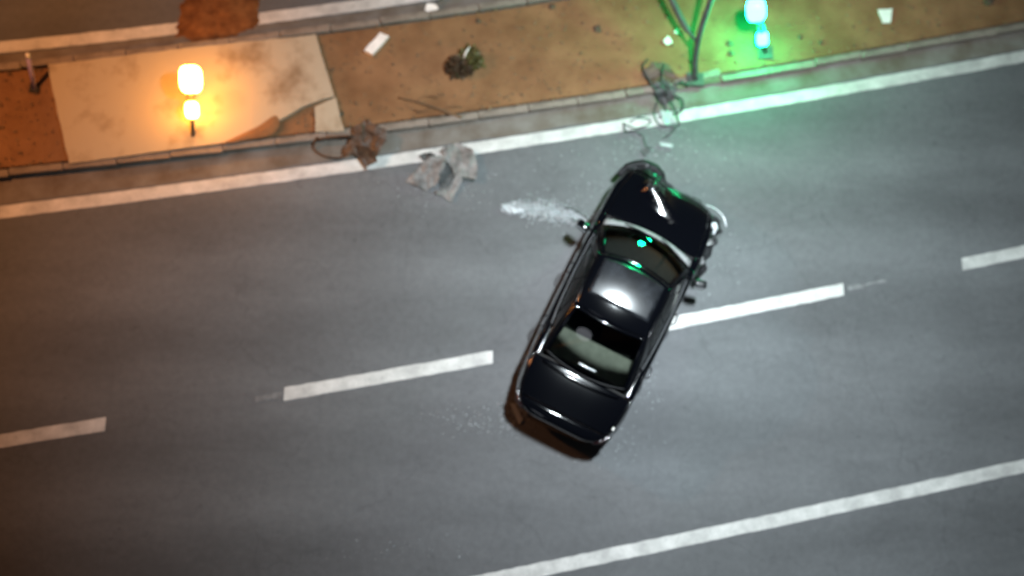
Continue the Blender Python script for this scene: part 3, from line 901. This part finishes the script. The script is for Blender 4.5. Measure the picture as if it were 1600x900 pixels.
# torn grey bumper cover lying across the white line
c = G(695, 268)
t = tag(empty("torn_bumper", c), "crumpled grey bumper cover lying torn across the white edge line", "bumper")
def part_sheet(name, px, zz, m, amp, seed, thick=0.010):
    crumple(name, [G(a, b, z) - c for (a, b), z in zip(px, zz)], m, t, amp, seed, thick)
part_sheet("side_piece", [(635, 286), (650, 262), (670, 246), (694, 238), (692, 262), (684, 291), (668, 298)], [.03, .09, .12, .16, .13, .08, .03], M['greyplast'], .05, 2)
part_sheet("top_piece", [(688, 236), (716, 222), (738, 232), (749, 262), (745, 277), (715, 275), (700, 257)], [.06, .05, .12, .15, .13, .12, .10], M['greyplast'], .04, 5)
part_sheet("corner_piece", [(713, 268), (721, 284), (708, 317), (695, 309), (677, 298), (702, 291)], [.12, .08, .03, .03, .03, .08], M['greyplast'], .05, 9)
part_sheet("inner_piece", [(681, 262), (712, 256), (712, 288), (690, 298)], [.03, .04, .03, .03], M['darkplast'], .02, 12)
part_sheet("fold", [(652, 243), (672, 236), (684, 246), (668, 256)], [.05, .07, .06, .05], M['darkplast'], .03, 15)
part_sheet("fold", [(715, 276), (742, 279), (740, 285), (718, 283)], [.03, .03, .03, .03], M['darkplast'], .01, 18)
# brown scrap hooked over the kerb
c = G(570, 225)
t = tag(empty("brown_scrap", c), "dark brown torn panel hooked over the kerb beside the concrete pad", "car part")
part_sheet("panel", [(546, 202), (574, 187), (603, 207), (606, 226), (590, 246), (572, 264), (556, 247), (536, 238)], [.22, .26, .24, .2, .12, .03, .08, .12], M['rust'], .06, 21)
part_sheet("flange", [(558, 226), (585, 235), (590, 252), (571, 262), (560, 250)], [.26, .24, .12, .06, .10], M['rust'], .04, 24)
bm = bmesh.new(); tube(bm, [p - c for p in spline([G(548, 240, .12), G(528, 247, .05), G(505, 243, .04), G(490, 230, .06), G(496, 214, .18)], 6)], 0.018, 8); obj("bent_rod", bm, M['rust'], t, True)
bm = bmesh.new(); tube(bm, [p - c for p in spline([G(498, 217, .16), G(520, 214, .18), G(550, 212, .22)], 6)], 0.022, 8); obj("bent_rod", bm, M['rust'], t, True)
# white and pale pieces on the median
o = slab("plastic_strip", [(569, 78), (594, 51), (608, 56), (582, 85)], 0.06, 0.15, M['white'], jag=0.004, seed=3)
tag(o, "short white plastic strip lying on the soil right of the pad", "debris")
c = G(673, 13)
t = tag(empty("broken_lamp", c), "small white broken lamp piece with dark bracket on the far line", "debris")
part_sheet("shell", [(664, 16), (668, 5), (680, 6), (684, 14), (674, 21)], [.05, .12, .14, .1, .05], M['white'], .02, 31)
bm = bmesh.new(); tube(bm, [p - c for p in [G(676, 8, .1), G(684, 2, .1), G(695, -6, .05)]], 0.02, 6); obj("bracket", bm, M['wire'], t, True)
lone_sheet("glass_shard", "bright white shard on the soil left of the shadow post", "debris", [(1036, 64), (1044, 56), (1051, 66), (1042, 70)], M['white'], .14, .01, 33)
lone_sheet("glass_shard", "tiny pale shard touching the foot of the shadow post arm", "debris", [(1052, 50), (1058, 45), (1061, 54)], M['white'], .14, .01, 35)
lone_sheet("plastic_wedge", "small cream wedge-shaped scrap on the soil right of the green signal", "debris", [(1372, 15), (1394, 13), (1391, 36), (1379, 36)], M['white'], .13, .012, 37)
# twisted wires and chunks where the car broke over the kerb
def wire(name, label, loops, m=M['wire'], cat="wire"):
    c = G(*loops[0][0][0][:2])
    t = tag(empty(name, c), label, cat)
    for L, r in loops:
        bm = bmesh.new(); tube(bm, [p - c for p in spline([G(*q) for q in L], 6)], r, 7)
        obj("strand", bm, m, t, True)
wire("wire_tangle", "black wire ring standing on the line at the kerb above the car", [
    ([(1027, 160, .1), (1022, 178, .05), (1030, 194, .03), (1048, 198, .03), (1060, 196, .05), (1058, 180, .12), (1050, 160, .16), (1036, 150, .14)], 0.014),
    ([(1050, 148, .12), (1066, 156, .18), (1066, 172, .16), (1052, 178, .1)], 0.016),
    ([(1056, 198, .04), (1048, 208, .08), (1036, 216, .03)], 0.013)])
wire("wire_tangle", "thin dark wire loop lying flat on the line left of the ring", [
    ([(984, 190, .03), (1000, 184, .05), (1016, 188, .03), (1010, 196, .03), (992, 200, .03), (976, 194, .03)], 0.012),
    ([(974, 192, .02), (978, 206, .05), (990, 204, .03), (1004, 212, .02)], 0.016),
    ([(1004, 212, .02), (1010, 228, .04), (1018, 232, .02)], 0.010)])
lone_sheet("plastic_chunk", "dark plastic chunk wedged on the kerb above the wire ring", "car part", [(1024, 134), (1040, 124), (1058, 138), (1052, 160), (1034, 166), (1026, 150)], M['darkplast'], .2, .07, 41, zz=[.2, .24, .22, .14, .08, .16])
lone_sheet("metal_scrap", "crumpled olive metal scrap on the soil just above the kerb break", "car part", [(1004, 116), (1020, 98), (1044, 104), (1060, 122), (1044, 130), (1022, 128)], M['rust'], .16, .06, 43)
lone_sheet("pale_scrap", "pale translucent scrap inside the black wire ring", "debris", [(1032, 172), (1050, 176), (1054, 192), (1036, 194)], M['flake'], .04, .03, 45)
lone_sheet("plastic_shard", "small dark shard on the road before the torn front bumper", "debris", [(1000, 234), (1012, 228), (1016, 238), (1006, 244)], M['darkplast'], .03, .02, 47)
lone_sheet("plastic_shard", "narrow pale sliver on the road just right of the thin wire loop", "debris", [(1030, 222), (1052, 226), (1050, 231), (1032, 228)], M['flake'], .03, .012, 49)
lone_sheet("plastic_shard", "white torn shard at the tip of the glass spray left of the car", "debris", [(780, 320), (797, 320), (822, 330), (806, 333), (792, 332)], M['flake'], .03, .03, 51)
lone_sheet("plastic_shard", "pale sliver on the road at the rear left corner of the car", "debris", [(797, 630), (804, 630), (818, 656), (811, 662)], M['flake'], .03, .012, 53)
wire("wire_tangle", "dark bent rods sticking up from the scrap at the kerb break", [
    ([(1030, 150, .16), (1016, 128, .22), (1004, 106, .18), (1012, 92, .14)], 0.016), ([(1042, 148, .2), (1034, 120, .3), (1038, 100, .26)], 0.015),
    ([(1046, 140, .2), (1062, 128, .26), (1076, 134, .2)], 0.018), ([(1036, 160, .1), (1040, 172, .05), (1030, 184, .03)], 0.02)])
wire("wire_piece", "curved dark wire on the road beside the left front fender", [([(882, 325, .02), (898, 328, .03), (916, 340, .03), (924, 350, .02)], 0.014), ([(893, 341, .02), (900, 346, .03), (908, 342, .02)], 0.012)])
# dark stones on the soil
def stone(px, r, label, seed):
    bm = bmesh.new()
    bmesh.ops.create_icosphere(bm, subdivisions=2, radius=r)
    for v in bm.verts:
        v.co *= 1 + 0.5 * noise.noise(v.co / r * 1.3 + V3((seed, 0, 0)))
        v.co.z *= 0.6
    o = obj("stone", bm, M['stone'], None, True)
    p = G(*px, 0.1); o.location = (p.x, p.y, 0.1)
    tag(o, label, "stone", "small dark stones on the median")
for px, r, l in [((933, 45), .07, "dark stone on bare soil midway between shrub and shadow post"), ((1140, 68), .06, "upper of two dark stones left of the green signal"),
                 ((1142, 83), .055, "lower of two dark stones left of the green signal"), ((747, 33), .045, "small stone just above the shrub by the far kerb"),
                 ((1250, 58), .045, "dark stone on the soil right of the green signal"), ((533, 178), .05, "small dark stone at the right edge of the broken slab"),
                 ((1545, 2), .09, "dark stone at the top edge far right of the median"), ((492, 178), .05, "small dark stone at the left edge of the broken slab"),
                 ((862, 10), .06, "dark stone against the far kerb right of the shrub"), ((1283, 66), .04, "tiny dark stone between green signal and cream wedge")]:
    stone(px, r, l, len(l))
# shrub: dark dead half and olive half
c = G(722, 104, 0.09)
t = tag(empty("shrub", c), "small clipped shrub, half dead brown and half olive, on the soil", "shrub")
def leaves(name, m, cx, cy, rx, ry, rz, n, size, seed):
    rnd = random.Random(seed)
    v, f = [], []
    for _ in range(n):
        while True:
            p = V3((rnd.uniform(-1, 1), rnd.uniform(-1, 1), rnd.uniform(0, 1)))
            if 0.25 < p.length < 1: break
        k = 1 + 0.35 * noise.noise(p * 2.3 + V3((seed, 0, 0)))
        q = V3((cx + p.x * rx * k, cy + p.y * ry * k, 0.03 + p.z * rz * k))
        d = V3((rnd.gauss(0, 1), rnd.gauss(0, 1), rnd.gauss(0, .7))).normalized()
        w = d.cross(V3((rnd.gauss(0, 1), rnd.gauss(0, 1), rnd.gauss(0, 1)))).normalized()
        L = size * rnd.uniform(.6, 1.3); W = L * 0.35
        i = len(v)
        v += [q, q + d * L * .5 + w * W, q + d * L, q + d * L * .5 - w * W]
        f.append((i, i + 1, i + 2, i + 3))
    return pydata(name, v, f, m, t)
leaves("crown", M['drybrown'], -0.04, -0.05, .24, .18, .26, 900, .07, 5)["label"] = "dead brown side of the shrub"
leaves("crown", M['leafy'], 0.15, 0.10, .20, .19, .24, 700, .075, 8)["label"] = "olive green side of the shrub"
for k in range(5):
    a = k * 1.25
    bm = bmesh.new(); tube(bm, [(0, 0, -.02), (.08 * math.cos(a), .08 * math.sin(a), .12), (.15 * math.cos(a), .15 * math.sin(a), .28)], [.016, .012, .006], 6); obj("stem", bm, M['bark'], t, True)
bm = bmesh.new(); tube(bm, [(0.02, .02, .2), (0.05, .09, .34), (.12, .2, .36)], [.018, .016, .01], 6); obj("stem", bm, M['white'], t, True)["label"] = "pale broken branch"
# dry fallen branch near the kerb
c = G(680, 168, 0.1)
t = tag(empty("fallen_branch", c), "dry brown branch lying on the soil above the kerb", "branch")
bm = bmesh.new(); tube(bm, [p - c for p in spline([G(622, 152, .13), G(655, 160, .14), G(690, 172, .13), G(722, 184, .15)], 5)], [.012] * 5 + [.018] * 5 + [.024] * 6, 7); obj("limb", bm, M['bark'], t, True)
for q in ([(650, 159, .13), (664, 150, .16), (684, 152, .14)], [(675, 167, .13), (660, 174, .15), (646, 172, .12)], [(690, 172, .13), (706, 166, .16), (722, 168, .12)]):
    bm = bmesh.new(); tube(bm, [p - c for p in spline([G(*a) for a in q], 4)], .008, 5); obj("twig", bm, M['bark'], t, True)
# soil smears on the pad
for px in ([(342, 226), (380, 208), (405, 196), (430, 180), (436, 196), (420, 212), (380, 220)],):
    P = mound("soil_smear", px, 0.012, M['soil'], seed=7, z0=0.169)
    P.parent = pad
# crumbs of glass and plastic
def crumbs():
    rnd = random.Random(11)
    v, f = [], []
    def add(px, py, s, z=0.006):
        p = G(px, py)
        p.z = z + rnd.uniform(0, 0.012)
        n = V3((rnd.gauss(0, .5), rnd.gauss(0, .5), 1)).normalized()
        a = n.cross(V3((rnd.gauss(0, 1), rnd.gauss(0, 1), 0.01))).normalized(); b = n.cross(a)
        i = len(v)
        k = rnd.choice((3, 4))
        for q in range(k):
            th = 2 * math.pi * q / k + rnd.uniform(-.4, .4)
            v.append(p + (a * math.cos(th) + b * math.sin(th)) * s * rnd.uniform(.6, 1.2))
        f.append(tuple(range(i, i + k)))
    for _ in range(2600):                    # spray left of the front wheel
        u = rnd.random() ** 1.5
        x = 784 + u * 140
        y = 326 + u * 22 + rnd.gauss(0, 2.0 + 5 * math.sin(u * 3.0)) - 14 * math.sin(u * 3.1) * rnd.random()
        add(x, y, rnd.uniform(.006, .02))
    for k in range(14):                      # comb-like streaks
        x0 = 835 + k * 6; y0 = 330 + k * 1.5
        for _ in range(26):
            s = rnd.random()
            add(x0 - 6 * s + rnd.gauss(0, .8), y0 - 26 * s * math.sin(.5 + k / 6) + rnd.gauss(0, 1), rnd.uniform(.006, .015))
    for cx, cy, sx, sy, n in ((1010, 228, 28, 12, 120), (1040, 186, 22, 16, 110), (700, 290, 45, 22, 120), (800, 648, 16, 16, 170), (740, 655, 40, 14, 120), (1010, 600, 16, 26, 90),
                              (1120, 420, 26, 40, 50), (960, 700, 50, 16, 60), (900, 290, 60, 30, 120), (1090, 250, 50, 24, 60), (620, 860, 60, 10, 40)):
        for _ in range(n): add(rnd.gauss(cx, sx), rnd.gauss(cy, sy), rnd.uniform(.005, .016))
    o = pydata("glass_crumbs", v, f, M['flake'])
    tag(o, "pale crumbs of broken glass strewn over the road round the car", "broken glass", kind="stuff")
crumbs()

def litter():
    """pebbles and dry bits over the soil, too small to count"""
    rnd = random.Random(21)
    v, f = [], []
    for _ in range(2600):
        x = rnd.uniform(-9, 12.5)
        a, b = yK(x) + 0.09, yN(x) - 0.09
        u = rnd.random()
        if rnd.random() < 0.35: u = u ** 3 if rnd.random() < .6 else 1 - u ** 3      # gathers along the kerbs
        y = a + (b - a) * u
        q = V3((x, y, 0.10 + 0.035 * noise.noise(V3((x * 1.1, y * 1.1, 3)))))
        s_ = rnd.choice((.008, .010, .012, .016, .024)); i = len(v)
        k = rnd.uniform(0, 6.28); e = rnd.uniform(.5, 2.2)
        ax, ay = V3((math.cos(k), math.sin(k), 0)) * s_ * e, V3((-math.sin(k), math.cos(k), 0)) * s_
        v += [q + ax, q + ay, q - ax, q - ay, q + V3((0, 0, s_ * .8))]
        f += [(i, i + 1, i + 4), (i + 1, i + 2, i + 4), (i + 2, i + 3, i + 4), (i + 3, i, i + 4)]
    tag(pydata("soil_litter", v, f, M['litter']), "small pebbles and dry bits scattered over the median soil", "litter", kind="stuff")
litter()
